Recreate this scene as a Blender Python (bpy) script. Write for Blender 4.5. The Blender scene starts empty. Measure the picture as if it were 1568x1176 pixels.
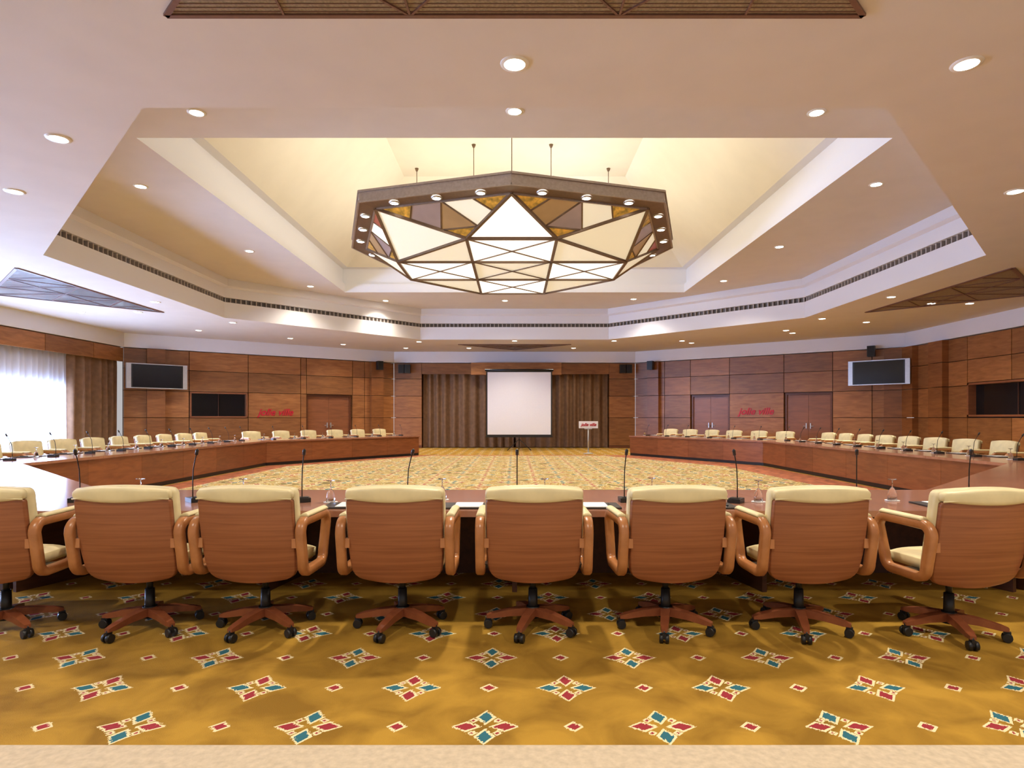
import bpy, bmesh, math, random
from mathutils import Vector, Matrix
random.seed(4)
scene=bpy.context.scene
COL=scene.collection
EYE=1.43

# ------------------------------------------------------------ materials
def newmat(name):
    m=bpy.data.materials.new(name); m.use_nodes=True
    nt=m.node_tree; b=nt.nodes['Principled BSDF']
    return m,nt,b
def plain(name,col,rough=.5,metal=0,spec=.5,emit=None,es=0,noise=0,nscale=20,bump=0):
    m,nt,b=newmat(name)
    b.inputs['Base Color'].default_value=(*col,1); b.inputs['Roughness'].default_value=rough
    b.inputs['Metallic'].default_value=metal; b.inputs['Specular IOR Level'].default_value=spec
    if emit: b.inputs['Emission Color'].default_value=(*emit,1); b.inputs['Emission Strength'].default_value=es
    if noise or bump:
        tc=nt.nodes.new('ShaderNodeTexCoord'); n=nt.nodes.new('ShaderNodeTexNoise'); n.inputs['Scale'].default_value=nscale
        nt.links.new(tc.outputs['Object'],n.inputs['Vector'])
        if noise:
            r=nt.nodes.new('ShaderNodeValToRGB')
            r.color_ramp.elements[0].position=.3; r.color_ramp.elements[1].position=.7
            r.color_ramp.elements[0].color=(*[c*(1-noise) for c in col],1)
            r.color_ramp.elements[1].color=(*[min(1,c*(1+noise)) for c in col],1)
            nt.links.new(n.outputs['Fac'],r.inputs['Fac']); nt.links.new(r.outputs['Color'],b.inputs['Base Color'])
        if bump:
            bp=nt.nodes.new('ShaderNodeBump'); bp.inputs['Strength'].default_value=bump; bp.inputs['Distance'].default_value=.01
            nt.links.new(n.outputs['Fac'],bp.inputs['Height']); nt.links.new(bp.outputs['Normal'],b.inputs['Normal'])
    return m
def wood(name,c1,c2,rough=.35,scale=(1.5,1.5,14),island=.0,coat=0):
    m,nt,b=newmat(name)
    tc=nt.nodes.new('ShaderNodeTexCoord'); mp=nt.nodes.new('ShaderNodeMapping'); mp.inputs['Scale'].default_value=scale
    n=nt.nodes.new('ShaderNodeTexNoise'); n.inputs['Scale'].default_value=1.6; n.inputs['Detail'].default_value=6; n.inputs['Distortion'].default_value=.6
    r=nt.nodes.new('ShaderNodeValToRGB'); r.color_ramp.elements[0].position=.32; r.color_ramp.elements[1].position=.7
    r.color_ramp.elements[0].color=(*c1,1); r.color_ramp.elements[1].color=(*c2,1)
    L=nt.links.new
    L(tc.outputs['Object'],mp.inputs['Vector']); L(mp.outputs['Vector'],n.inputs['Vector']); L(n.outputs['Fac'],r.inputs['Fac'])
    out=r.outputs['Color']
    if island:
        g=nt.nodes.new('ShaderNodeNewGeometry'); mr=nt.nodes.new('ShaderNodeMapRange')
        mr.inputs['To Min'].default_value=1-island; mr.inputs['To Max'].default_value=1+island
        L(g.outputs['Random Per Island'],mr.inputs['Value'])
        hs=nt.nodes.new('ShaderNodeHueSaturation'); L(mr.outputs['Result'],hs.inputs['Value']); L(out,hs.inputs['Color']); out=hs.outputs['Color']
    L(out,b.inputs['Base Color']); b.inputs['Roughness'].default_value=rough
    b.inputs['Coat Weight'].default_value=coat; b.inputs['Coat Roughness'].default_value=.12
    return m
def emis(name,col,s):
    m,nt,b=newmat(name); b.inputs['Base Color'].default_value=(*col,1)
    b.inputs['Emission Color'].default_value=(*col,1); b.inputs['Emission Strength'].default_value=s; return m

M_paint=plain('ceiling_paint',(.66,.60,.53),.8,noise=.02,nscale=2)
M_dome=plain('dome_paint',(.74,.70,.59),.8,noise=.02,nscale=2)
M_white=plain('white_paint',(.76,.76,.79),.7)
M_wall=wood('wall_veneer',(.22,.084,.026),(.35,.145,.046),.38,(1.2,1.2,7),island=.25)
M_pil=wood('pilaster_veneer',(.19,.066,.018),(.28,.105,.03),.38,(1.2,1.2,7),island=.1)
M_groove=plain('groove_dark',(.07,.022,.010),.7,noise=.2)
M_door=wood('door_veneer',(.20,.072,.03),(.28,.10,.04),.35,(1,1,6))
M_doorfr=wood('door_frame',(.11,.035,.014),(.16,.05,.018),.4)
M_tab=wood('table_top_veneer',(.32,.14,.085),(.42,.19,.12),.2,(3,3,3),coat=.4)
M_tabf=wood('table_front_veneer',(.22,.070,.024),(.33,.11,.038),.3,(1.5,1.5,9),island=.15)
M_tabd=wood('table_support_veneer',(.05,.018,.01),(.08,.028,.014),.4)
M_black=plain('black_plastic',(.012,.012,.013),.4,noise=.1)
M_bm=plain('black_metal',(.02,.02,.02),.3,.5,noise=.1)
M_chairw=wood('chair_shell_veneer',(.25,.084,.033),(.36,.130,.052),.38,(1.2,1.2,45))
M_armw=wood('chair_arm_wood',(.36,.14,.045),(.48,.20,.07),.3,(6,6,6))
M_cream=plain('cream_leather',(.76,.66,.38),.42,noise=.05,nscale=12,bump=.15)
M_basew=wood('chair_base_wood',(.19,.05,.02),(.28,.085,.032),.35,(6,6,6))
M_curt=plain('brown_curtain_fabric',(.20,.11,.06),.85,noise=.15,nscale=6)
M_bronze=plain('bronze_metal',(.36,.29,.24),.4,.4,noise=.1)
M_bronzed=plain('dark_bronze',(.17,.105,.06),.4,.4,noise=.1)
M_silver=plain('silver_plastic',(.5,.5,.5),.35,.6,noise=.05)
M_screenb=plain('tv_glass',(.008,.008,.009),.12,noise=.05)
M_lamp=emis('downlight_glow',(1,.94,.84),18)
M_trimw=plain('downlight_trim',(.8,.78,.72),.4,noise=.02)
M_paper=plain('white_paper',(.8,.8,.8),.7,noise=.02)
M_pad=plain('black_leather_pad',(.02,.018,.018),.4,noise=.1)
M_red=plain('red_lettering',(.50,.008,.03),.5,noise=.05)
M_fab=plain('projection_fabric',(.82,.81,.84),.9,noise=.01)
M_vent=plain('vent_dark',(.14,.12,.11),.6,noise=.1)
M_ventf=plain('vent_fins',(.42,.37,.34),.5,noise=.05)
M_grille=plain('grille_mesh',(.26,.20,.13),.5,.2,noise=.3,nscale=50)
M_grille_refl=plain('grille_glass_reflection',(.46,.52,.56),.15,.5,noise=.25,nscale=3)  # reflected light on the left grille, painted in as pale grey-blue
M_grfr=plain('grille_frame',(.15,.065,.045),.4,noise=.1)
M_beige=plain('beige_carpet',(.52,.43,.31),.95,noise=.12,nscale=30,bump=.3)
M_glowW=emis('frosted_glass_lit',(1,.96,.84),1.1)
M_glowD=emis('frosted_glass_dim',(.85,.80,.62),.45)
M_amb=plain('amber_ornament_glass',(.42,.22,.03),.3,emit=(.6,.33,.05),es=.25,noise=.8,nscale=9)
M_tan=plain('tan_glass',(.36,.22,.10),.3,emit=(.5,.3,.12),es=.18,noise=.15,nscale=2)
M_mauve=plain('mauve_glass',(.30,.22,.20),.3,emit=(.4,.28,.24),es=.2,noise=.15,nscale=2)
M_redg=plain('red_glass',(.35,.07,.03),.3,emit=(.5,.1,.04),es=.12,noise=.15)
mg,nt,b=newmat('clear_glass'); b.inputs['Transmission Weight'].default_value=1; b.inputs['Roughness'].default_value=.02; b.inputs['IOR'].default_value=1.3
M_glass=mg
m,nt,b=newmat('sheer_fabric'); nt.nodes.remove(b)
tr=nt.nodes.new('ShaderNodeBsdfTransparent'); tl=nt.nodes.new('ShaderNodeBsdfTranslucent'); df=nt.nodes.new('ShaderNodeBsdfDiffuse')
tl.inputs['Color'].default_value=(.85,.88,.98,1); df.inputs['Color'].default_value=(.66,.68,.78,1)
m1=nt.nodes.new('ShaderNodeMixShader'); m2=nt.nodes.new('ShaderNodeMixShader'); m1.inputs[0].default_value=.45; m2.inputs[0].default_value=.3
L=nt.links.new; L(tl.outputs[0],m1.inputs[1]); L(df.outputs[0],m1.inputs[2]); L(m1.outputs[0],m2.inputs[1]); L(tr.outputs[0],m2.inputs[2])
L(m2.outputs[0],nt.nodes['Material Output'].inputs['Surface']); M_sheer=m

def carpet(name,base1,base2,pitch=.41,fs=1.0,x0=.136,y0=2.85,rug=False):
    m,nt,b=newmat(name); N=nt.nodes; L=nt.links.new
    tc=N.new('ShaderNodeTexCoord'); sp=N.new('ShaderNodeSeparateXYZ'); L(tc.outputs['Object'],sp.inputs[0])
    def mt(op,a,b_=None,c=None):
        n=N.new('ShaderNodeMath'); n.operation=op
        for i,v in enumerate((a,b_,c)):
            if v is None: continue
            if isinstance(v,(int,float)): n.inputs[i].default_value=v
            else: L(v,n.inputs[i])
        return n.outputs[0]
    wn=N.new('ShaderNodeTexNoise'); wn.inputs['Scale'].default_value=90; L(tc.outputs['Object'],wn.inputs['Vector'])
    wob=mt('MULTIPLY',mt('SUBTRACT',wn.outputs['Fac'],.5),.03)
    U=mt('DIVIDE',mt('ADD',mt('ADD',sp.outputs['X'],x0),wob),pitch); V=mt('DIVIDE',mt('ADD',mt('SUBTRACT',sp.outputs['Y'],y0),wob),pitch)
    ri=mt('ROUND',U); rj=mt('ROUND',V)
    u=mt('MULTIPLY',mt('ABSOLUTE',mt('SUBTRACT',U,ri)),pitch); v=mt('MULTIPLY',mt('ABSOLUTE',mt('SUBTRACT',V,rj)),pitch)
    par=mt('ROUND',mt('PINGPONG',mt('ADD',mt('ADD',ri,rj),200),1))
    rowp=mt('ROUND',mt('PINGPONG',mt('ADD',rj,200),1))
    isf=mt('SUBTRACT',1,par)
    def pet(a,c,la,lb,d): return mt('LESS_THAN',mt('ADD',mt('DIVIDE',mt('ABSOLUTE',mt('SUBTRACT',a,d*fs)),la*fs),mt('DIVIDE',c,lb*fs)),1)
    pu=pet(u,v,.054,.034,.090); pv=pet(v,u,.054,.034,.090)
    cu=pet(u,v,.072,.050,.088); cv=pet(v,u,.072,.050,.088)
    cream=mt('MAXIMUM',cu,cv)
    dsum=mt('ADD',mt('ABSOLUTE',mt('SUBTRACT',u,.058*fs)),mt('ABSOLUTE',mt('SUBTRACT',v,.058*fs)))
    dd=mt('LESS_THAN',dsum,.024*fs); de=mt('LESS_THAN',dsum,.010*fs)
    cream=mt('MULTIPLY',mt('MAXIMUM',cream,dd),isf)
    s1=mt('MULTIPLY',mt('LESS_THAN',mt('ADD',u,v),.050*fs),par); s2=mt('MULTIPLY',mt('LESS_THAN',mt('ADD',u,v),.032*fs),par)
    n1=N.new('ShaderNodeTexNoise'); n1.inputs['Scale'].default_value=3.0 if not rug else 1.3; n1.inputs['Detail'].default_value=6; n1.inputs['Distortion'].default_value=.6; L(tc.outputs['Object'],n1.inputs['Vector'])
    rp=N.new('ShaderNodeValToRGB'); rp.color_ramp.elements[0].position=.34; rp.color_ramp.elements[1].position=.64
    rp.color_ramp.elements[0].color=(*base1,1); rp.color_ramp.elements[1].color=(*base2,1); L(n1.outputs['Fac'],rp.inputs['Fac'])
    def mix(f,a,bc):
        n=N.new('ShaderNodeMix'); n.data_type='RGBA'; L(f,n.inputs[0])
        if isinstance(a,tuple): n.inputs[6].default_value=(*a,1)
        else: L(a,n.inputs[6])
        if isinstance(bc,tuple): n.inputs[7].default_value=(*bc,1)
        else: L(bc,n.inputs[7])
        return n.outputs[2]
    TEAL=(.035,.14,.18); RED=(.30,.035,.045); CR=(.76,.66,.40)
    c=rp.outputs['Color']
    if rug:
        v2=N.new('ShaderNodeTexNoise'); v2.inputs['Scale'].default_value=1.5; v2.inputs['Detail'].default_value=4; v2.inputs['Distortion'].default_value=2.5; L(tc.outputs['Object'],v2.inputs['Vector'])
        r2=N.new('ShaderNodeValToRGB'); r2.color_ramp.interpolation='CONSTANT'; E=r2.color_ramp.elements
        E[0].position=0; E[0].color=(.15,.12,.06,1); E[1].position=.40; E[1].color=(.46,.31,.08,1)
        for p,cc in ((.44,(.68,.60,.40,1)),(.475,(.22,.16,.07,1)),(.505,(.50,.36,.11,1)),(.55,(.62,.54,.30,1)),(.58,(.36,.12,.05,1)),(.62,(.50,.38,.14,1))):
            e=E.new(p); e.color=cc
        L(v2.outputs['Fac'],r2.inputs['Fac'])
        n=N.new('ShaderNodeMix'); n.data_type='RGBA'; n.inputs[0].default_value=.85; L(c,n.inputs[6]); L(r2.outputs['Color'],n.inputs[7]); c=n.outputs[2]
    c=mix(cream,c,CR)
    cA=mix(rowp,RED,TEAL); cB=mix(rowp,TEAL,RED)
    c=mix(mt('MULTIPLY',pu,isf),c,cA); c=mix(mt('MULTIPLY',pv,isf),c,cB)
    c=mix(mt('MULTIPLY',de,isf),c,RED); c=mix(s1,c,CR); c=mix(s2,c,RED)
    L(c,b.inputs['Base Color']); b.inputs['Roughness'].default_value=.95; b.inputs['Specular IOR Level'].default_value=.1
    fn=N.new('ShaderNodeTexNoise'); fn.inputs['Scale'].default_value=160; L(tc.outputs['Object'],fn.inputs['Vector'])
    bp=N.new('ShaderNodeBump'); bp.inputs['Strength'].default_value=.35; bp.inputs['Distance'].default_value=.01; L(fn.outputs['Fac'],bp.inputs['Height']); L(bp.outputs['Normal'],b.inputs['Normal'])
    return m
M_carpet=carpet('gold_carpet_with_motifs',(.24,.128,.018),(.42,.240,.034))
M_rug=carpet('patterned_centre_carpet',(.40,.28,.09),(.56,.43,.16),pitch=.6,fs=1.9,rug=True)
M_rugb=plain('rust_carpet_border',(.34,.10,.04),.95,noise=.5,nscale=5)

# ------------------------------------------------------------ mesh builder
class MB:
    def __init__(s): s.bm=bmesh.new(); s.mats=[]; s.M=Matrix.Identity(4)
    def mi(s,m):
        if m not in s.mats: s.mats.append(m)
        return s.mats.index(m)
    def v(s,p): return s.bm.verts.new(s.M@Vector(p))
    def face(s,vs,m,sm=False):
        try:
            f=s.bm.faces.new(vs); f.material_index=s.mi(m); f.smooth=sm; return f
        except ValueError: return None
    def poly(s,pts,m): return s.face([s.v(p) for p in pts],m)
    def box(s,x0,x1,y0,y1,z0,z1,m):
        P=[s.v(p) for p in ((x0,y0,z0),(x1,y0,z0),(x1,y1,z0),(x0,y1,z0),(x0,y0,z1),(x1,y0,z1),(x1,y1,z1),(x0,y1,z1))]
        for q in ((3,2,1,0),(4,5,6,7),(0,1,5,4),(1,2,6,5),(2,3,7,6),(3,0,4,7)): s.face([P[i] for i in q],m)
    def prism(s,pts,z0,z1,m,mtop=None):
        a=[s.v((p[0],p[1],z0)) for p in pts]; b=[s.v((p[0],p[1],z1)) for p in pts]; n=len(pts)
        s.face(a[::-1],m); s.face(b,mtop or m)
        for i in range(n): s.face([a[i],a[(i+1)%n],b[(i+1)%n],b[i]],m)
    def tube(s,pts,r,m,n=8,closed=False,sq=None,smooth=True,up=None):
        pts=[Vector(p) for p in pts]; k=len(pts); rings=[]
        pu=None
        for i,p in enumerate(pts):
            if closed: d=pts[(i+1)%k]-pts[i-1]
            else: d=pts[min(i+1,k-1)]-pts[max(i-1,0)]
            d.normalize()
            if up is not None: a=Vector(up)
            elif pu is None: a=Vector((1,0,0)) if abs(d.z)>.9 else Vector((0,0,1))
            else: a=pu
            s1=d.cross(a).normalized(); s2=s1.cross(d).normalized(); pu=s2
            rr=r[i] if isinstance(r,(list,tuple)) else r
            ring=[]
            if sq:
                wx,wy=sq
                for c in ((1,1),(-1,1),(-1,-1),(1,-1)): ring.append(s.v(p+s1*wx*c[0]+s2*wy*c[1]))
            else:
                for j in range(n):
                    t=2*math.pi*j/n; ring.append(s.v(p+s1*rr*math.cos(t)+s2*rr*math.sin(t)))
            rings.append(ring)
        nn=len(rings[0])
        for i in range(k if closed else k-1):
            A=rings[i];B=rings[(i+1)%k]
            for j in range(nn): s.face([A[j],A[(j+1)%nn],B[(j+1)%nn],B[j]],m,smooth and not sq)
        if not closed: s.face(rings[0][::-1],m); s.face(rings[-1],m)
    def cyl(s,p0,p1,r0,r1,m,n=16): s.tube([p0,p1],[r0,r1],m,n)
    def lathe(s,prof,m,n=16,c=(0,0,0)):
        rings=[]
        for r,z in prof:
            if r<1e-5: rings.append([s.v((c[0],c[1],c[2]+z))])
            else: rings.append([s.v((c[0]+r*math.cos(2*math.pi*j/n),c[1]+r*math.sin(2*math.pi*j/n),c[2]+z)) for j in range(n)])
        for A,B in zip(rings,rings[1:]):
            for j in range(n):
                a=[A[0]] if len(A)==1 else [A[j],A[(j+1)%n]]
                b=[B[0]] if len(B)==1 else [B[(j+1)%n],B[j]]
                if len(a)+len(b)>=3: s.face(a+b,m,True)
    def slab(s,f,b,nu,nv,m,mb=None,ms=None):
        us=[math.sin(math.pi/2*(-1+2*i/nu)) for i in range(nu+1)]; vs=[.5-.5*math.cos(math.pi*j/nv) for j in range(nv+1)]
        F=[[s.v(f(u,v)) for u in us] for v in vs]; B=[[s.v(b(u,v)) for u in us] for v in vs]
        for j in range(nv):
            for i in range(nu):
                s.face([F[j][i],F[j][i+1],F[j+1][i+1],F[j+1][i]],m,True)
                s.face([B[j][i],B[j+1][i],B[j+1][i+1],B[j][i+1]],mb or m,True)
        ms=ms or m
        for i in range(nu):
            s.face([F[0][i],B[0][i],B[0][i+1],F[0][i+1]],ms,True); s.face([F[nv][i],F[nv][i+1],B[nv][i+1],B[nv][i]],ms,True)
        for j in range(nv):
            s.face([F[j][0],F[j+1][0],B[j+1][0],B[j][0]],ms,True); s.face([F[j][nu],B[j][nu],B[j+1][nu],F[j+1][nu]],ms,True)
    def mesh(s,name,recalc=True):
        if recalc: bmesh.ops.recalc_face_normals(s.bm,faces=s.bm.faces[:])
        me=bpy.data.meshes.new(name); s.bm.to_mesh(me); s.bm.free()
        for m in s.mats: me.materials.append(m)
        return me
    def obj(s,name,loc=(0,0,0),rz=0,parent=None,recalc=True,bevel=0):
        o=place(name,s.mesh(name,recalc),loc,rz,parent)
        if bevel:
            md=o.modifiers.new('bevel','BEVEL'); md.width=bevel; md.segments=2; md.limit_method='ANGLE'
        return o
def place(name,me,loc=(0,0,0),rz=0,parent=None):
    o=bpy.data.objects.new(name,me); o.location=loc; o.rotation_euler=(0,0,rz); COL.objects.link(o)
    if parent: o.parent=parent
    return o
def empty(name,loc=(0,0,0)):
    o=bpy.data.objects.new(name,None); o.location=loc; COL.objects.link(o); return o

# ------------------------------------------------------------ room constants
XW=14.5; YF=29.3; CX=5.75; YC=22.8; YB=-3.0
HC=4.58; H2=5.80; CY=15.5; SQ=5.9; H3=6.63; H4=8.85; SD=3.4
HW=4.03
b_=MB(); b_.poly([(-XW-.4,2.69,0),(XW+.4,2.69,0),(XW+.4,YF+.6,0),(-XW-.4,YF+.6,0)],M_carpet)
b_.poly([(-XW-.4,YB,0),(XW+.4,YB,0),(XW+.4,2.69,0),(-XW-.4,2.69,0)],M_beige); b_.obj('floor',recalc=False)

OX,OK,ON,OF,OS0,OS1=9.12,3.78,6.25,24.72,11.9,19.35
OCT=[(OK,ON),(OX,OS0),(OX,OS1),(OK,OF),(-OK,OF),(-OX,OS1),(-OX,OS0),(-OK,ON)]
def octo(d): f=1+d/9.2; return [(x*f,CY+(y-CY)*f) for x,y in OCT]
b_=MB()
def cq(pts,z,m): b_.poly([(p[0],p[1],z) for p in pts][::-1],m)
cq([(-XW-.3,YB),(XW+.3,YB),(XW+.3,ON),(-XW-.3,ON)],HC,M_paint)
cq([(-XW-.3,OF),(XW+.3,OF),(XW+.3,YF+.4),(-XW-.3,YF+.4)],HC,M_paint)
for sx in (-1,1):
    cq([(sx*OX,ON),(sx*(XW+.3),ON),(sx*(XW+.3),OF),(sx*OX,OF)][::sx],HC,M_paint)
    cq([(sx*OK,ON),(sx*OX,ON),(sx*OX,OS0)][::sx],HC,M_paint)
    cq([(sx*OK,OF),(sx*OX,OS1),(sx*OX,OF)][::sx],HC,M_paint)
def band(o1,z1,o2,z2,m):
    n=len(o1)
    for i in range(n):
        j=(i+1)%n
        b_.poly([(*o1[i],z1),(*o1[j],z1),(*o2[j],z2),(*o2[i],z2)],m)
A0=octo(0);A1=octo(.12);A2=octo(-.12)
VT=.65
band(A0,HC,A0,HC+.5,M_white); band(A0,HC+.5,A1,HC+.5,M_white)
band(A1,HC+.5,A1,HC+VT,M_vent); band(A1,HC+VT,A0,HC+VT,M_white); band(A0,HC+VT,A0,HC+.95,M_white)
band(A0,HC+.95,A2,HC+1.0,M_white); band(A2,HC+1.0,A2,H2,M_white)
E=9.45
cq([(-E,CY-E),(E,CY-E),(E,CY-SQ),(-E,CY-SQ)],H2,M_paint); cq([(-E,CY+SQ),(E,CY+SQ),(E,CY+E),(-E,CY+E)],H2,M_paint)
cq([(-E,CY-SQ),(-SQ,CY-SQ),(-SQ,CY+SQ),(-E,CY+SQ)],H2,M_paint); cq([(SQ,CY-SQ),(E,CY-SQ),(E,CY+SQ),(SQ,CY+SQ)],H2,M_paint)
def sqr(h): return [(-h,CY-h),(h,CY-h),(h,CY+h),(-h,CY+h)]
band(sqr(SQ),H2,sqr(SQ),H2+.3,M_white); band(sqr(SQ),H2+.3,sqr(SQ+.1),H2+.3,M_white); band(sqr(SQ+.1),H2+.3,sqr(SQ+.1),H3,M_white)
band(sqr(SQ+.1),H3,sqr(SQ-.1),H3+.02,M_white)
band(sqr(SQ-.1),H3+.02,sqr(SD),H4,M_dome); cq(sqr(SD),H4,M_dome)
b_.obj('ceiling',recalc=False)
b_=MB()
for i in range(8):
    p=Vector((*A1[i],0));q=Vector((*A1[(i+1)%8],0)); d=(q-p); ln=d.length; d.normalize(); ang=math.atan2(d.y,d.x)
    n=int(ln/.16)
    for j in range(n):
        c=p+d*(j+.5)*ln/n; b_.M=Matrix.Translation(c)@Matrix.Rotation(ang,4,'Z')
        b_.box(-.016,.016,-.02,.08,HC+.505,HC+VT-.005,M_ventf)
b_.M=Matrix.Identity(4)
b_.obj('air_vent_grille')

# ------------------------------------------------------------ walls
ROWS=[(.12,1.43),(1.45,2.46),(2.48,3.28),(3.30,HW)]
def frame(p0,p1):
    d=Vector((p1[0]-p0[0],p1[1]-p0[1],0)); ln=d.length; a=math.atan2(d.y,d.x)
    return Matrix.Translation((p0[0],p0[1],0))@Matrix.Rotation(a,4,'Z'),ln,a
def wall(p0,p1,cols,pil=(),openings=()):
    """local x along wall, +y = outward (left of travel direction), room at -y"""
    M,ln,a=frame(p0,p1); w=MB(); w.M=M
    w.box(0,ln,.30,.42,0,HC+.1,M_groove)
    w.box(0,ln,-.04,.3,HW+.03,HC+.02,M_white)
    g=.012
    for i in range(len(cols)-1):
        x0,x1=cols[i]*ln,cols[i+1]*ln; xm=(x0+x1)/2
        op=[o for o in openings if o[0]*ln<xm<o[1]*ln]
        for (z0,z1) in ROWS:
            if op:
                oz0,oz1=op[0][2],op[0][3]
                if z0>=oz0-.05 and z1<=oz1+.05: continue
                if z1>oz1>z0: z0=oz1
                if z0<oz0<z1: z1=oz0
            w.box(x0+g,x1-g,0,.3,z0,z1,M_wall)
        if not op: w.box(x0,x1,-.015,.28,0,.11,M_doorfr)
    for (c,wd) in pil:
        xc=c*ln
        for (z0,z1) in ROWS: w.box(xc-wd/2,xc+wd/2,-.22,0,z0,z1-.0,M_pil)
        w.box(xc-wd/2-.01,xc+wd/2+.01,-.23,0,0,.11,M_doorfr)
    return w,M,ln,a
def door(M,ln,a,s0,s1,name):
    x0,x1=s0*ln+.03,s1*ln-.03
    e=MB(); wd=x1-x0
    e.box(0,wd,.10,.28,2.38,2.455,M_doorfr); e.box(0,.07,.10,.28,0,2.38,M_doorfr); e.box(wd-.07,wd,.10,.28,0,2.38,M_doorfr)
    e.box(.075,wd/2-.004,.17,.22,.01,2.375,M_door); e.box(wd/2+.004,wd-.075,.17,.22,.01,2.375,M_door)
    for sx in (-1,1):
        e.box(wd/2+sx*.08-.02,wd/2+sx*.08+.02,.12,.17,1.0,1.22,M_silver)
        e.cyl((wd/2+sx*.08,.13,1.1),(wd/2+sx*.2,.13,1.1),.012,.012,M_silver,8)
    p=M@Vector((x0,0,0)); return e.obj(name,(p.x,p.y,0),a)
def booth(M,a,x0,x1,z0,z1,name):
    e=MB(); wd=x1-x0
    e.box(0,wd,.22,.28,z0,z1,M_screenb)
    for q in ((0,wd,z0,z0+.06),(0,wd,z1-.06,z1),(0,.06,z0,z1),(wd-.06,wd,z0,z1)): e.box(q[0],q[1],-.03,.24,q[2],q[3],M_door)
    e.box(wd*.5-.01,wd*.5+.01,.19,.24,z0+.06,z1-.06,M_groove)
    p=M@Vector((x0,0,0)); return e.obj(name,(p.x,p.y,0),a)
w,M,ln,a=wall((CX,YF),(XW,YC),[0,.06,.135,.247,.407,.61,.776,.9,1],pil=((.09,.55),(.965,.6)),openings=((.247,.407,0,2.46),(.61,.776,0,2.46)))
w.obj('wall_right_diagonal'); MR,lnR,aR=M,ln,a
door(M,ln,a,.247,.407,'door_1'); door(M,ln,a,.61,.776,'door_2')
w,M,ln,a=wall((-XW,YC),(-CX,YF),[0,.11,.2,.40,.597,.62,.812,.865,.94,1],pil=((.095,.6),(.915,.6)),openings=((.2,.40,1.42,2.46),(.62,.812,0,2.46)))
w.obj('wall_left_diagonal'); ML,lnL,aL=M,ln,a
door(M,ln,a,.62,.812,'door_3'); booth(M,a,.2*ln+.02,.40*ln-.02,1.44,2.46,'window_1')
w=MB(); 
w.box(-CX,CX,YF+.5,YF+.6,0,HC+.1,M_groove)
w.box(-CX-.1,CX+.1,YF-.04,YF+.5,HW+.03,HC+.02,M_white)
for x0,x1 in ((-CX,-4.42),(4.5,CX)):
    for z0,z1 in ROWS: w.box(x0+.012,x1-.012,YF,YF+.5,z0,z1,M_wall)
    w.box(x0,x1,YF-.02,YF+.5,0,.11,M_doorfr)
w.box(-4.42,-2.05,YF,YF+.12,3.52,HW,M_wall); w.box(2.2,4.5,YF,YF+.12,3.52,HW,M_wall)
w.box(-2.05,2.2,YF-.35,YF+.12,3.47,HW,M_wall)
w.obj('wall_far')
Wl=YC-YB
cols=[0,.6/Wl,1.5/Wl,3.1/Wl]+[(3.1+1.75*i)/Wl for i in range(1,13)]; cols=[c for c in cols if c<.99]+[1]
rs=[(3.1+.0)/Wl,(3.1+3.5)/Wl]
w,M,ln,a=wall((XW,YC),(XW,YB),cols,pil=((.35/Wl,.7),(1.9/Wl,.7)),openings=((rs[0],rs[1],1.45,2.56),))
w.obj('wall_right'); booth(M,a,3.12,6.58,1.47,2.54,'window_2')
w=MB()
w.box(-XW-.5,-XW-.38,YB,YC,0,.15,M_groove)
w.box(-XW-.5,-XW-.38,YB,YC,2.45,HC+.1,M_paint); w.box(-XW-.5,-XW-.38,20.6,YC,0,HC,M_paint); w.box(-XW-.5,-XW-.38,YB,4,0,HC,M_paint)
w.box(-XW-.38,-XW+.04,YB,YC,HW+.03,HC+.02,M_white)
y=YB
while y<YC-.1:
    y1=min(y+2.2,YC); w.box(-XW-.12,-XW,y+.01,y1-.01,3.52,HW,M_wall); y=y1
w.box(-XW-.38,-XW-.12,YB,YC,3.9,HW+.03,M_groove)
w.obj('wall_left')
w=MB()
for y in [4+1.66*i for i in range(11)]: w.box(-XW-.47,-XW-.41,y-.03,y+.03,.15,2.45,M_silver)
w.box(-XW-.47,-XW-.41,4,20.6,1.1,1.14,M_silver); w.box(-XW-.47,-XW-.41,4,20.6,.15,.2,M_silver); w.box(-XW-.47,-XW-.41,4,20.6,2.4,2.45,M_silver)
w.obj('window_3')
def curtain(name,p0,p1,z0,z1,mat,amp=.06,per=.22,step=.02,seed=1):
    rnd=random.Random(seed); e=MB(); p0=Vector((*p0,0));p1=Vector((*p1,0)); d=p1-p0; ln=d.length; d.normalize(); n=Vector((-d.y,d.x,0))
    ph=[rnd.uniform(0,6) for _ in range(4)]; N=int(ln/step); rows=[z0,z0+.5,z0+1.4,z1-.3,z1]; R=[]
    for z in rows:
        fl=1.0 if z<z1-.2 else .6; r=[]
        for i in range(N+1):
            x=ln*i/N; o=amp*fl*(math.sin(2*math.pi*x/per+1.6*math.sin(x*1.7+ph[0]))+.5*math.sin(2*math.pi*x/(per*2.7)+ph[1]+z*.2))
            r.append(e.v(p0+d*x+n*o+Vector((0,0,z))))
        R.append(r)
    for j in range(len(R)-1):
        for i in range(N): e.face([R[j][i],R[j][i+1],R[j+1][i+1],R[j+1][i]],mat,True)
    return e.obj(name,recalc=False)
curtain('curtain',(-4.38,YF+.28),(-.05,YF+.28),.03,3.62,M_curt,.10,.42,seed=2)
curtain('curtain',(.05,YF+.28),(4.46,YF+.28),.03,3.62,M_curt,.10,.42,seed=3)
curtain('curtain',(-XW-.2,20.3),(-XW-.2,22.7),.03,3.6,M_curt,.09,.36,seed=4)
curtain('sheer_curtain',(-XW-.25,4.0),(-XW-.25,20.2),.03,3.6,M_sheer,.05,.22,.03,seed=5)

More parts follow.
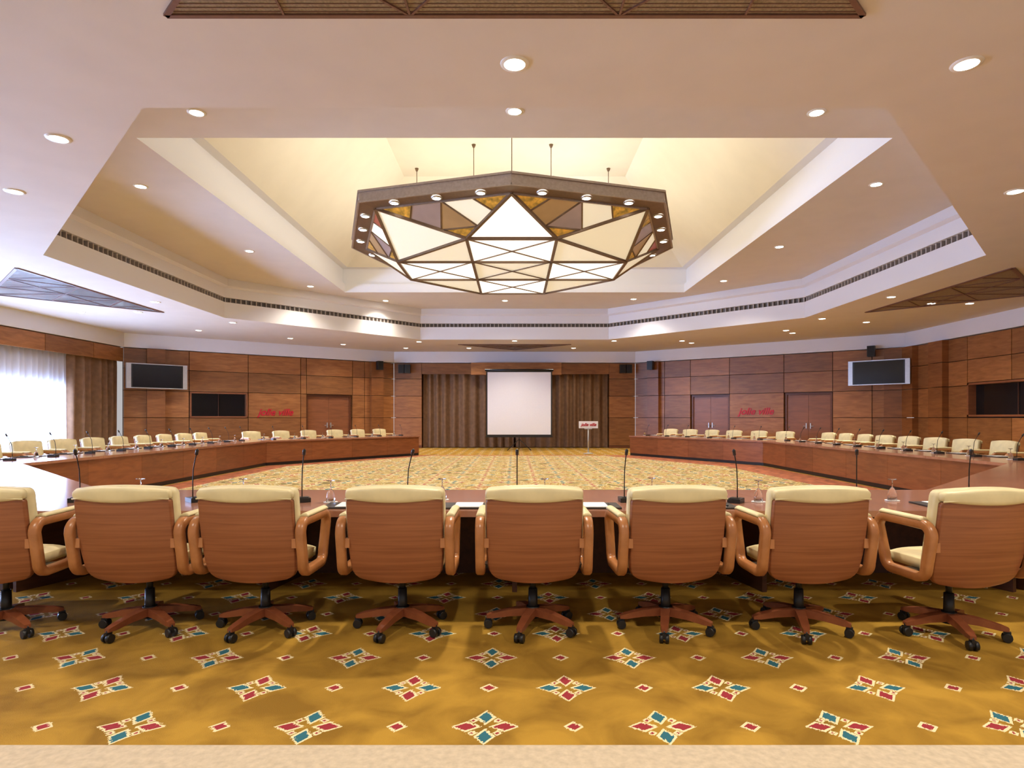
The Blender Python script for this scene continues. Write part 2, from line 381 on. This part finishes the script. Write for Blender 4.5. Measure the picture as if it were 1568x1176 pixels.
# ------------------------------------------------------------ carpets in the centre
TI=[(-3.65,23.6),(-7.4,18.4),(-7.4,9.2),(-3.9,5.8),(3.9,5.8),(7.4,9.2),(7.4,18.4),(4.4,23.6)]
b_=MB(); b_.poly([(x,y,.003) for x,y in [( -7.35,9.2),(-3.9,5.85),(3.9,5.85),(7.35,9.2),(7.35,18.4),(4.4,23.6),(-3.65,23.6),(-7.35,18.4)]],M_rugb)
b_.poly([(x,y,.006) for x,y in [(-6.7,9.5),(-3.4,6.4),(3.4,6.4),(6.5,9.5),(6.2,18.1),(3.4,23.2),(-3.2,23.2),(-6.7,18.1)]],M_rug)
b_.obj('centre_rug',recalc=False)

# ------------------------------------------------------------ conference table
def offs(P,d):
    out=[]
    for i,p in enumerate(P):
        p=Vector(p)
        def nrm(a,b): v=(Vector(b)-Vector(a)).normalized(); return Vector((v.y,-v.x))*1
        ns=[]
        if i>0: ns.append(nrm(P[i-1],P[i]))
        if i<len(P)-1: ns.append(nrm(P[i],P[i+1]))
        if len(ns)==1: out.append(p+ns[0]*d)
        else:
            m=(ns[0]+ns[1]).normalized(); out.append(p+m*(d/m.dot(ns[0])))
    return [tuple(o) for o in out]
def tabring(mb,d0,d1,z0,z1,m,seg=None):
    a=offs(TI,d0); c=offs(TI,d1)
    for i in range(len(TI)-1):
        pa,pb,pc,pd=map(Vector,(a[i],a[i+1],c[i+1],c[i])); L_=(pb-pa).length
        n=max(1,round(L_/(seg or 1e9))) if seg else 1
        for j in range(n):
            g=.003/L_ if seg else 0
            u0=j/n+g; u1=(j+1)/n-g
            if not seg: u0,u1=j/n,(j+1)/n
            q=[pa.lerp(pb,u0),pa.lerp(pb,u1),pd.lerp(pc,u1),pd.lerp(pc,u0)]
            mb.prism([tuple(x) for x in q],z0,z1,m)
tab=empty('conference_table')
e=MB(); tabring(e,-.02,1.3,.705,.75,M_tab,seg=1.8); e.obj('table_top',parent=tab)
e=MB(); tabring(e,.03,.07,.09,.70,M_tabf,seg=1.45); e.obj('front_panels',parent=tab)
e=MB(); tabring(e,.05,.12,0,.70,M_groove); tabring(e,.045,.05,0,.09,M_black); e.obj('plinth',parent=tab)
e=MB()
a=offs(TI,.1);c=offs(TI,1.15)
for i in range(len(TI)-1):
    pa,pb,pc,pd=map(Vector,(a[i],a[i+1],c[i+1],c[i])); n=max(1,round((pb-pa).length/1.9))
    for j in range(n+1):
        u=.012+.976*j/n; p=pa.lerp(pb,u); q=pd.lerp(pc,u); dd=(q-p); ang=math.atan2(dd.y,dd.x)
        e.M=Matrix.Translation((p.x,p.y,0))@Matrix.Rotation(ang,4,'Z'); e.box(.0,dd.length*.62,-.02,.02,0,.70,M_tabd)
e.M=Matrix.Identity(4); e.obj('support_panels',parent=tab)

# ------------------------------------------------------------ chair
def chair_mesh():
    c=MB()
    def shell(off,W,z0,z1,rb,rt,bot=.93,puff=0,arch=.018):
        h=z1-z0
        def f(u,v):
            z=z0+v*h; zb=v*h; zt=(1-v)*h; tt=min(1,v/.55); w=W*(bot+(1-bot)*(1-(1-tt)**2))
            if zb<rb: w-=rb*(1-math.sqrt(max(0,1-((rb-zb)/rb)**2)))
            if zt<rt: w-=rt*(1-math.sqrt(max(0,1-((rt-zt)/rt)**2)))
            vv=(z-.36)/.6
            y=-.235-.11*(vv-.1)+.05*u*u*(.5+.5*vv)+off+puff*(1-abs(u)**5)*(1-abs(2*v-1)**6)+.05*max(0,1-vv)**3
            return (u*w,y,z+arch*(1-u*u)*v - .018*(1-u*u)*(1-v))
        return f
    c.slab(shell(.0,.31,.375,.915,.085,.012),shell(-.03,.30,.375,.915,.08,.012,puff=-.006),20,18,M_chairw)
    c.slab(shell(.075,.315,.40,.985,.08,.04,puff=.03),shell(.002,.313,.40,.985,.08,.04),20,18,M_cream)
    c.slab(shell(.002,.313,.917,.985,.01,.03,bot=.985),shell(-.034,.305,.917,.975,.01,.03,bot=.985,puff=-.01),20,6,M_cream)
    pp=[]
    for i in range(17):
        u=-1+2*i/16; x=u*.306; pp.append((x,-.235-.11*.83+.05*u*u*.96-.036,.918+.018*(1-u*u)*.95))
    c.tube(pp,.006,M_cream,6)
    def seat(zt,puff,W,sh=0):
        def f(u,v):
            w=W*(1-.06*(1-v)); r=.08; yy=-.2+.48*v; dv=min(v,1-v)*.48
            if dv<r: w-=r*(1-math.sqrt(max(0,1-((r-dv)/r)**2)))
            return (u*w,yy,zt+puff*(1-abs(u)**4)*(1-abs(2*v-1)**4)-sh*max(0,v-.8))
        return f
    c.slab(seat(.515,.035,.275,.1),seat(.452,0,.27),14,12,M_cream)
    c.slab(seat(.450,0,.262),seat(.425,-.01,.24),14,12,M_chairw)
    for sx in (-1,1):
        x=sx*.348; pts=[]; y0,y1,za,zb,r=-.27,.20,.43,.765,.07
        for cy,cz,a0 in ((y1-r,zb-r,90),(y1-.06-r,za+r,0),(y0+.04+r,za+r,-90),(y0+r,zb-r,-180)):
            for i in range(7):
                th=math.radians(a0-90*i/6); pts.append((x,cy+r*math.cos(th),cz+r*math.sin(th)))
        armloop(c,pts,x)
        c.slab(lambda u,v,x=x:(x+u*.026,-.2+.36*v,.803+.012*(1-u*u)),lambda u,v,x=x:(x+u*.028,-.21+.38*v,.791),6,8,M_cream)
        c.box(min(x,sx*.25),max(x,sx*.25),-.1,.0,.43,.455,M_bm)
        c.box(min(x,sx*.29),max(x,sx*.29),-.27,-.24,.6,.66,M_armw)
    c.box(-.1,.1,-.12,.12,.385,.425,M_bm); c.cyl((0,0,.24),(0,0,.39),.02,.02,M_bm); c.cyl((0,0,.09),(0,0,.27),.034,.03,M_black)
    c.tube([(.1,.02,.4),(.2,.03,.4),(.27,.03,.39)],.007,M_bm,6)
    c.cyl((0,0,.075),(0,0,.15),.05,.045,M_black)
    for i in range(5):
        a=math.radians(90+72*i+18)
        M=Matrix.Rotation(a,4,'Z'); c.M=M
        P=[(.03,.032,.09,.145),(.16,.028,.085,.13),(.27,.025,.07,.105),(.315,.018,.07,.09)]
        R=[[c.v((x,-w,zl)),c.v((x,w,zl)),c.v((x,w,zh)),c.v((x,-w,zh))] for x,w,zl,zh in P]
        for A,B in zip(R,R[1:]):
            for j in range(4): c.face([A[j],A[(j+1)%4],B[(j+1)%4],B[j]],M_basew)
        c.face(R[0],M_basew); c.face(R[-1],M_basew)
        c.cyl((.305,0,.05),(.305,0,.08),.012,.012,M_bm,8)
        for s in (-1,1): c.cyl((.305,s*.008,.03),(.305,s*.03,.03),.03,.027,M_black,14)
        c.box(.285,.325,-.012,.012,.03,.066,M_black)
        c.M=Matrix.Identity(4)
    return c.mesh('conference_chair_mesh')
def armloop(c,pts,x):
    n=len(pts); R=[]
    prof=[(-.029,-.020),(-.019,-.029),(.019,-.029),(.029,-.020),(.029,.020),(.019,.029),(-.019,.029),(-.029,.020)]
    for i in range(n):
        a=Vector(pts[i-1]);b=Vector(pts[(i+1)%n]); d=(b-a).normalized(); nn=Vector((0,-d.z,d.y))
        p=Vector(pts[i]); R.append([c.v(p+Vector((q[0],0,0))+nn*q[1]) for q in prof])
    for i in range(n):
        A=R[i];B=R[(i+1)%n]
        for j in range(8): c.face([A[j],A[(j+1)%8],B[(j+1)%8],B[j]],M_armw,True)
CH=chair_mesh()
def mic_mesh():
    c=MB(); c.prism([(-.05,-.07),(.05,-.07),(.05,.07),(-.05,.07)],0,.035,M_black); c.box(-.035,.035,-.05,.0,.035,.04,M_bm)
    pts=[(0,.045,.035),(0,.045,.15),(0,.03,.26),(0,-.01,.34),(0,-.04,.385)]
    c.tube(pts,.0045,M_bm,8); c.tube([pts[-1],(0,-.06,.42),(0,-.066,.43)],[.013,.013,.005],M_black,10); return c.mesh('gooseneck_microphone_mesh')
def glass_mesh():
    c=MB(); c.lathe([(0,.0),(.036,0),(.035,.03),(.027,.075),(.012,.10),(.004,.108),(.004,.16),(.034,.168),(.034,.171),(.0,.173)],M_glass,18)
    c.lathe([(0,-.006),(.055,-.006),(.056,-.001),(0,-.001)],M_paper,18); return c.mesh('water_goblet_mesh')
def pad_mesh():
    c=MB(); c.prism([(-.2,-.14),(.2,-.14),(.2,.14),(-.2,.14)],0,.012,M_pad); c.prism([(-.105,-.12),(.105,-.12),(.105,.13),(-.105,.13)],.012,.016,M_paper)
    c.tube([(.13,-.08,.018),(.13,.06,.018)],.005,M_bm,6); return c.mesh('writing_pad_mesh')
MIC=mic_mesh();GLS=glass_mesh();PAD=pad_mesh()
near=[(-3.43,4.15,.10),(-2.49,4.2,.0),(-1.70,4.2,-.04),(-.765,4.2,0),(.125,4.2,0),(1.03,4.2,.05),(1.93,4.18,.03),(2.88,4.08,.10)]
for i,(x,y,r) in enumerate(near): place('conference_chair',CH,(x,y,0),r)
def T(x,y): return (x,y,.7505)
mics=[(-3.55,5.0,.3),(-2.6,5.0,.8),(-1.72,5.0,.5),(-.85,5.0,.6),(.02,5.0,0),(.9,5.0,0),(1.78,4.95,-.6),(2.78,5.0,-.5),(3.7,5.0,-.5)]
for x,y,r in mics: place('gooseneck_microphone',MIC,T(x,y),r)
for x,y in ((-3.1,5.1),(-2.25,5.1),(-1.48,4.95),(-.6,5.1),(.25,5.1),(1.15,5.15),(1.97,4.97),(3.1,5.05)): place('water_goblet',GLS,(x,y,.757))
for x,y,r in ((-3.1,4.72,0),(-2.15,4.72,0),(-1.25,4.74,.05),(-.35,4.72,0),(.6,4.72,0),(1.48,4.72,0),(2.35,4.75,-.08),(3.35,4.78,-.05)): place('writing_pad',PAD,T(x,y),r)
def run(p,q,n,rz):
    p=Vector(p);q=Vector(q); dirv=Vector((-math.sin(rz),math.cos(rz)))
    side=Vector((dirv.y,-dirv.x))
    for i in range(n):
        c=p.lerp(q,i/(n-1)); place('conference_chair',CH,(c.x,c.y,0),rz+random.uniform(-.12,.12))
        m=c+dirv*.98; place('gooseneck_microphone',MIC,T(m.x,m.y),rz)
        m=c+dirv*.9+side*.28; place('water_goblet',GLS,(m.x,m.y,.757))
        m=c+dirv*.58; place('writing_pad',PAD,T(m.x,m.y),rz)
run((-9.05,8.9),(-9.05,18.2),11,-math.pi/2)
run((9.05,8.9),(9.05,18.2),11,math.pi/2)
def diag(a,b,n):
    a=Vector(a);b=Vector(b); d=(b-a).normalized(); nr=Vector((d.y,-d.x))
    if (Vector((0,14))-a).dot(nr)>0: nr=-nr
    rz=math.atan2(nr.x,-nr.y)
    p=a.lerp(b,.1)+nr*1.65; q=a.lerp(b,.95)+nr*1.65; run(p,q,n,rz)
diag((-7.4,18.4),(-3.65,23.6),6); diag((7.4,18.4),(4.4,23.6),6)

# ------------------------------------------------------------ chandelier
ch=empty('chandelier',(-.06,CY,0))
OV=[(0,-4.2),(3.04,-3.25),(4.02,0),(3.04,3.25),(0,4.2),(-3.04,3.25),(-4.02,0),(-3.04,-3.25)]
def ov(R,i): x,y=OV[i%8]; return (x*R/4.16,y*R/4.16)
e=MB(); RO,RI=4.16,3.80; RM=(RO+RI)/2
for i in range(8):
    o0,o1,i0,i1=ov(RO,i),ov(RO,i+1),ov(RI,i),ov(RI,i+1)
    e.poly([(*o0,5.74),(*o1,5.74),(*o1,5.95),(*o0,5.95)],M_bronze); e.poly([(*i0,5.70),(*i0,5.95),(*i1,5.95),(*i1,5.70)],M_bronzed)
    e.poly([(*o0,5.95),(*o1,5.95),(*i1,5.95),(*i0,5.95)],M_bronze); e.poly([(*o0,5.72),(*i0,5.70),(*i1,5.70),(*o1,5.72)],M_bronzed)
    for R,zz in ((RO+.01,5.73),(RO+.01,5.94),(RI,5.69)):
        e.tube([(*ov(R,i),zz),(*ov(R,i+1),zz)],0,M_bronze,sq=(.02,.02))
e.obj('ring_beam',parent=ch)
BL=[(.93,-2.8),(2.7,-.93),(2.7,.93),(.93,2.8),(-.93,2.8),(-2.7,.93),(-2.7,-.93),(-.93,-2.8)]; ZB=5.14; ZR=5.70
V=[Vector((*ov(RI,i),ZR)) for i in range(8)]; Bv=[Vector((*p,ZB)) for p in BL]
e=MB(); fr=MB()
def bar(p,q,w=.035): fr.tube([tuple(p),tuple(q)],0,M_bronzed,sq=(w,w))
for i in range(8):
    e.poly([V[i],Bv[i-1],Bv[i]],M_glowW if i in(0,) else M_glowD); bar(V[i],Bv[i-1],.032); bar(V[i],Bv[i],.032); bar(Bv[i-1],Bv[i],.036)
    a_,b2,c_=V[i],V[(i+1)%8],Bv[i]
    m1=a_.lerp(b2,.28);m2=a_.lerp(b2,.72); n1=a_.lerp(c_,.38); n2=b2.lerp(c_,.38); q1=a_.lerp(c_,.72);q2=b2.lerp(c_,.72); mm=m1.lerp(m2,.5)
    e.poly([a_,m1,n1],M_amb); e.poly([b2,n2,m2],M_redg if i in(1,6,2,5) else M_amb)
    e.poly([m1,mm,q1,n1],M_mauve if i%2 else M_tan); e.poly([mm,m2,n2,q2],M_glowD); e.poly([mm,q2,q1],M_tan if i%2 else M_mauve); e.poly([q1,q2,c_],M_amb)
    for p,q in ((m1,n1),(m2,n2),(mm,q1),(mm,q2),(q1,q2)): bar(p,q,.016)
xs=[-2.7,-.93,.93,2.7]; ys=[-2.8,-.93,.93,2.8]
for i in range(3):
    for j in range(3):
        x0,x1,y0,y1=xs[i],xs[i+1],ys[j],ys[j+1]
        if i!=1 and j!=1:
            pin=(x1 if i==0 else x0); yin=(y1 if j==0 else y0)
            far=[(pin,y0 if j==0 else y1),(x0 if i==0 else x1,yin),(pin,yin)]
            e.poly([(*p,ZB) for p in far],M_glowD)
        else:
            e.poly([(x0,y0,ZB),(x1,y0,ZB),(x1,y1,ZB),(x0,y1,ZB)],M_glowD if (i==1 and j==1) else M_glowW)
            bar((x0,y0,ZB-.02),(x1,y1,ZB-.02),.012); bar((x0,y1,ZB-.02),(x1,y0,ZB-.02),.012)
for x in xs[1:3]: bar((x,-2.8,ZB-.01),(x,2.8,ZB-.01),.033)
for y in ys[1:3]: bar((-2.7,y,ZB-.01),(2.7,y,ZB-.01),.033)
e.obj('glass_panels',parent=ch,recalc=False); fr.obj('glazing_frame',parent=ch)
e=MB()
for x,y,zt in ((-2.85,2.8,8.85),(2.85,2.8,8.85),(-1.05,1.2,8.85),(1.05,1.2,8.85),(0,-2.4,8.85)):
    e.cyl((x,y,5.2 if abs(x)<2 else 5.9),(x,y,zt),.011,.011,M_bronzed,6); e.cyl((x,y,zt-.08),(x,y,zt),.03,.06,M_bronzed,10)
e.obj('suspension_rods',parent=ch)
e=MB()
WARM=(1,.89,.74)
def spot(name,x,y,z,P,size=130,blend=.9,col=WARM,r=.1,parent=None):
    ld=bpy.data.lights.new(name,'SPOT'); ld.energy=P; ld.spot_size=math.radians(size); ld.spot_blend=blend; ld.color=col; ld.shadow_soft_size=r
    o=bpy.data.objects.new(name,ld); o.location=(x,y,z); COL.objects.link(o)
    if parent: o.parent=parent
    return o
for i in range(8):
    for f in (.2,.5,.8):
        a_=Vector(ov(RM,i)).lerp(Vector(ov(RM,i+1)),f)
        e.lathe([(0,-.014),(.08,-.014),(.08,0.0)],M_lamp,16,(a_.x,a_.y,5.70)); e.lathe([(.08,-.017),(.105,-.014),(.11,.01)],M_silver,16,(a_.x,a_.y,5.70))
    a_=Vector(ov(RM,i)).lerp(Vector(ov(RM,i+1)),.5)
    spot('ring_spot',a_.x,a_.y,5.64,260,parent=ch)
e.obj('ring_downlights',parent=ch)
for x,y in ((-2.2,-2.2),(2.2,-2.2),(-2.2,2.2),(2.2,2.2)):  # added fill lamps above the ring to brighten the dome, no visible fixtures
    ld=bpy.data.lights.new('dome_fill','POINT'); ld.energy=115; ld.color=(1,.94,.84); ld.shadow_soft_size=.35
    o=bpy.data.objects.new('dome_fill',ld); o.location=(x,y,6.25); COL.objects.link(o); o.parent=ch

# ------------------------------------------------------------ downlights
low=[(0,5.47),(4.02,5.47),(-5.14,6.93),(-6.95,8.55),(6.96,8.55),(-9.75,16.7),(-9.3,20.3),(-11.2,18.3),(-12.9,18.3),(-11.35,22.1),(-8.86,24.3),(-7.33,26.3),(-3.95,25.4),(-4.9,27.7),(-2.06,27.7),(0,25.1),(2.65,27.7),(4.06,25.1),(6.83,25.1),(7.42,25.8),(10.3,22.8),(9.75,22.1),(9.75,19.5),(11.55,20.2),(9.8,16.0),(11.45,16.9),(12.5,16.9),(-4.0,1.2),(0,.6),(4.0,1.2),(-8.5,3.5),(8.5,3.5)]  # last five are unseen lamps, added as fill for the front floor and chairs
up=[(-4.55,8.8),(0,8.76),(4.32,8.8),(-7.05,11.6),(-6.94,16.1),(-6.77,20.4),(-4.8,22.9),(-.36,22.9),(4.37,22.6),(6.66,19.6),(6.76,15.7),(6.76,11.5)]
e=MB()
e.lathe([(0,-.010),(.095,-.010),(.095,-.001)],M_lamp,20); e.lathe([(.095,-.012),(.125,-.010),(.13,0)],M_trimw,20); DL=e.mesh('recessed_downlight_mesh')
for x,y in low:
    o=place('recessed_downlight',DL,(x,y,HC)); s=spot('downlight_beam',0,0,-.04,560 if y<6 else 330,parent=o)
for x,y in up:
    o=place('recessed_downlight',DL,(x,y,H2)); s=spot('downlight_beam',0,0,-.04,380,parent=o)

# ------------------------------------------------------------ triangular ceiling grilles
def grille(name,pts,mat,nb,fw=.04):
    e=MB(); z=HC
    P=[Vector(p) for p in pts]; c=(P[0]+P[1]+P[2])/3
    e.poly([(p.x,p.y,z-.008) for p in P],mat)
    def br(p,q,w=.03,h=.008): e.tube([(p.x,p.y,z-.012),(q.x,q.y,z-.012)],0,M_grfr,sq=(w,h))
    for i in range(3): br(P[i],P[(i+1)%3],fw,.010)
    B=[P[0].lerp(P[1],f) for f in (.17,.35,.65,.83)]
    L1=P[0].lerp(P[2],.35);L2=P[0].lerp(P[2],.68);R1=P[1].lerp(P[2],.35);R2=P[1].lerp(P[2],.68); C=c
    for p,q in ((B[0],L1),(B[1],L2),(B[2],R2),(B[3],R1),(L1,B[1]),(R1,B[2]),(L2,C),(R2,C),(B[1],C),(B[2],C),(C,P[2]),(L1,C),(R1,C)): br(p,q,fw*.45)
    for i in range(1,nb):
        f=i/nb; a=P[0].lerp(P[2],f); b=P[1].lerp(P[2],f); e.tube([(a.x,a.y,z-.010),(b.x,b.y,z-.010)],0,M_grfr,sq=(.004,.002))
    return e.obj(name,recalc=False)
grille('ceiling_grille',[(-2.72,4.80),(2.72,4.80),(0,2.08)],M_grille,60,.02)
grille('ceiling_grille',[(-10.45,12.9),(-10.45,18.3),(-13.3,15.6)],M_grille_refl,0,.03)
grille('ceiling_grille',[(10.45,12.9),(10.45,18.3),(13.3,15.6)],M_grille,0,.04)
grille('ceiling_grille',[(-2.4,26.3),(2.4,26.3),(0,28.4)],M_grille,0,.04)

# ------------------------------------------------------------ wall-mounted equipment
def tv(x,y,z,rz,name='wall_television'):
    e=MB(); w,h=.86,.46
    e.box(-w,w,-.06,.05,-h,h,M_black); e.box(-w+.05,w-.05,-.066,-.06,-h+.05,h-.05,M_screenb)
    e.box(-w-.15,-w,-.07,.06,-h,h,M_silver); e.box(w,w+.15,-.07,.06,-h,h,M_silver)
    e.box(-w,w,-.07,-.06,-h,-h+.03,M_silver); e.box(-w,w,-.07,-.06,h-.03,h,M_silver)
    e.box(-.12,.12,.05,.28,-.12,.12,M_bm); e.box(-.25,.25,.26,.30,-.2,.2,M_bm)
    return e.obj(name,(x,y,z),rz)
def onwall(M,s,ln,dy): p=M@Vector((s*ln,dy,0)); return p.x,p.y
x,y=onwall(ML,.095,lnL,-.52); tv(x,y,2.98,aL+.12)
x,y=onwall(MR,.925,lnR,-.55); tv(x,y,3.12,aR-.12)
def speaker(x,y,z,rz,dep=.12):
    e=MB(); e.box(-.13,.13,-.12,.12,-.2,.2,M_black); e.box(-.11,.11,-.128,-.12,-.18,.18,M_bm)
    e.box(-.04,.04,.12,.12+dep,-.04,.04,M_bm); return e.obj('wall_speaker',(x,y,z),rz)
speaker(-5.35,YF-.24,3.75,0); speaker(5.1,YF-.24,3.75,0)
speaker(-5.05,YF-.24,3.75,0); speaker(5.4,YF-.24,3.75,0)
x,y=onwall(ML,.915,lnL,-.46); speaker(x,y,3.85,aL)
x,y=onwall(MR,.09,lnR,-.46); speaker(x,y,3.85,aR)
x,y=onwall(MR,.90,lnR,-.24); speaker(x,y,3.95,aR)

def lettering(name,x,y,z,rz,size,par=None):
    cu=bpy.data.curves.new(name,'FONT'); cu.body='jolie ville'; cu.size=size; cu.shear=.35; cu.extrude=.012; cu.align_x='CENTER'; cu.align_y='CENTER'; cu.offset=size*.018
    o=bpy.data.objects.new(name+'_tmp',cu); COL.objects.link(o); bpy.context.view_layer.update()
    me=bpy.data.meshes.new_from_object(o.evaluated_get(bpy.context.evaluated_depsgraph_get())); bpy.data.objects.remove(o)
    me.materials.clear(); me.materials.append(M_red)
    o=bpy.data.objects.new(name,me); COL.objects.link(o); o.location=(x,y,z); o.rotation_euler=(math.pi/2,0,rz)
    if par: o.parent=par
    return o
x,y=onwall(MR,.507,lnR,-.012); lettering('wall_lettering',x,y,1.70,aR,.40)
x,y=onwall(ML,.50,lnL,-.012); lettering('wall_lettering',x,y,1.66,aL,.40)

e=MB(); sx,sy=.2,27.0
e.box(-1.45,1.45,-.008,.008,.62,3.5,M_black); e.box(-1.39,1.39,-.012,-.008,.70,3.44,M_fab)
e.cyl((-1.5,.0,3.53),(1.5,.0,3.53),.05,.05,M_black,12); e.box(-1.47,1.47,-.02,.02,.58,.63,M_black)
e.cyl((0,.06,.15),(0,.06,3.55),.02,.02,M_bm,10)
for a in (-150,-30,90): 
    r=math.radians(a); e.tube([(0,.06,.5),(.25*math.cos(r),.06+.25*math.sin(r),.3),(.6*math.cos(r),.06+.6*math.sin(r),.015)],.015,M_bm,8)
e.obj('projection_screen',(sx,sy,0))
e=MB(); e.box(-.38,.38,-.02,.02,1.02,1.30,M_paper); e.cyl((0,.03,.03),(0,.03,1.1),.03,.03,M_silver,10); e.lathe([(0,0),(.2,0),(.2,.02),(.04,.04),(0,.04)],M_silver,20,(0,.03,0)); 
e.box(-.15,.15,-.01,.1,.98,1.02,M_silver)
st=e.obj('sign_stand',(2.95,24.6,0)); l=lettering('sign_text',0,-.033,1.16,0,.17,st)

# ------------------------------------------------------------ daylight + world
ld=bpy.data.lights.new('window_daylight','AREA'); ld.shape='RECTANGLE'; ld.size=16.4; ld.size_y=2.3; ld.energy=5200; ld.color=(.46,.62,1)
o=bpy.data.objects.new('window_daylight',ld); o.location=(-XW-.75,12.3,1.3); COL.objects.link(o)
o.rotation_euler=(math.pi/2,0,-math.pi/2)
w=bpy.data.worlds.new('world'); scene.world=w; w.use_nodes=True
w.node_tree.nodes['Background'].inputs[0].default_value=(.98,.94,.95,1); w.node_tree.nodes['Background'].inputs[1].default_value=.5

cd=bpy.data.cameras.new('camera'); cd.sensor_width=36; cd.lens=942/1568*36; cd.shift_y=52/1568; cd.shift_x=-4/1568; cd.clip_end=200
co=bpy.data.objects.new('camera',cd); co.location=(0,0,EYE); co.rotation_euler=(math.pi/2,0,0); COL.objects.link(co); scene.camera=co
scene.view_settings.view_transform='Standard'; scene.view_settings.look='None'; scene.view_settings.exposure=0
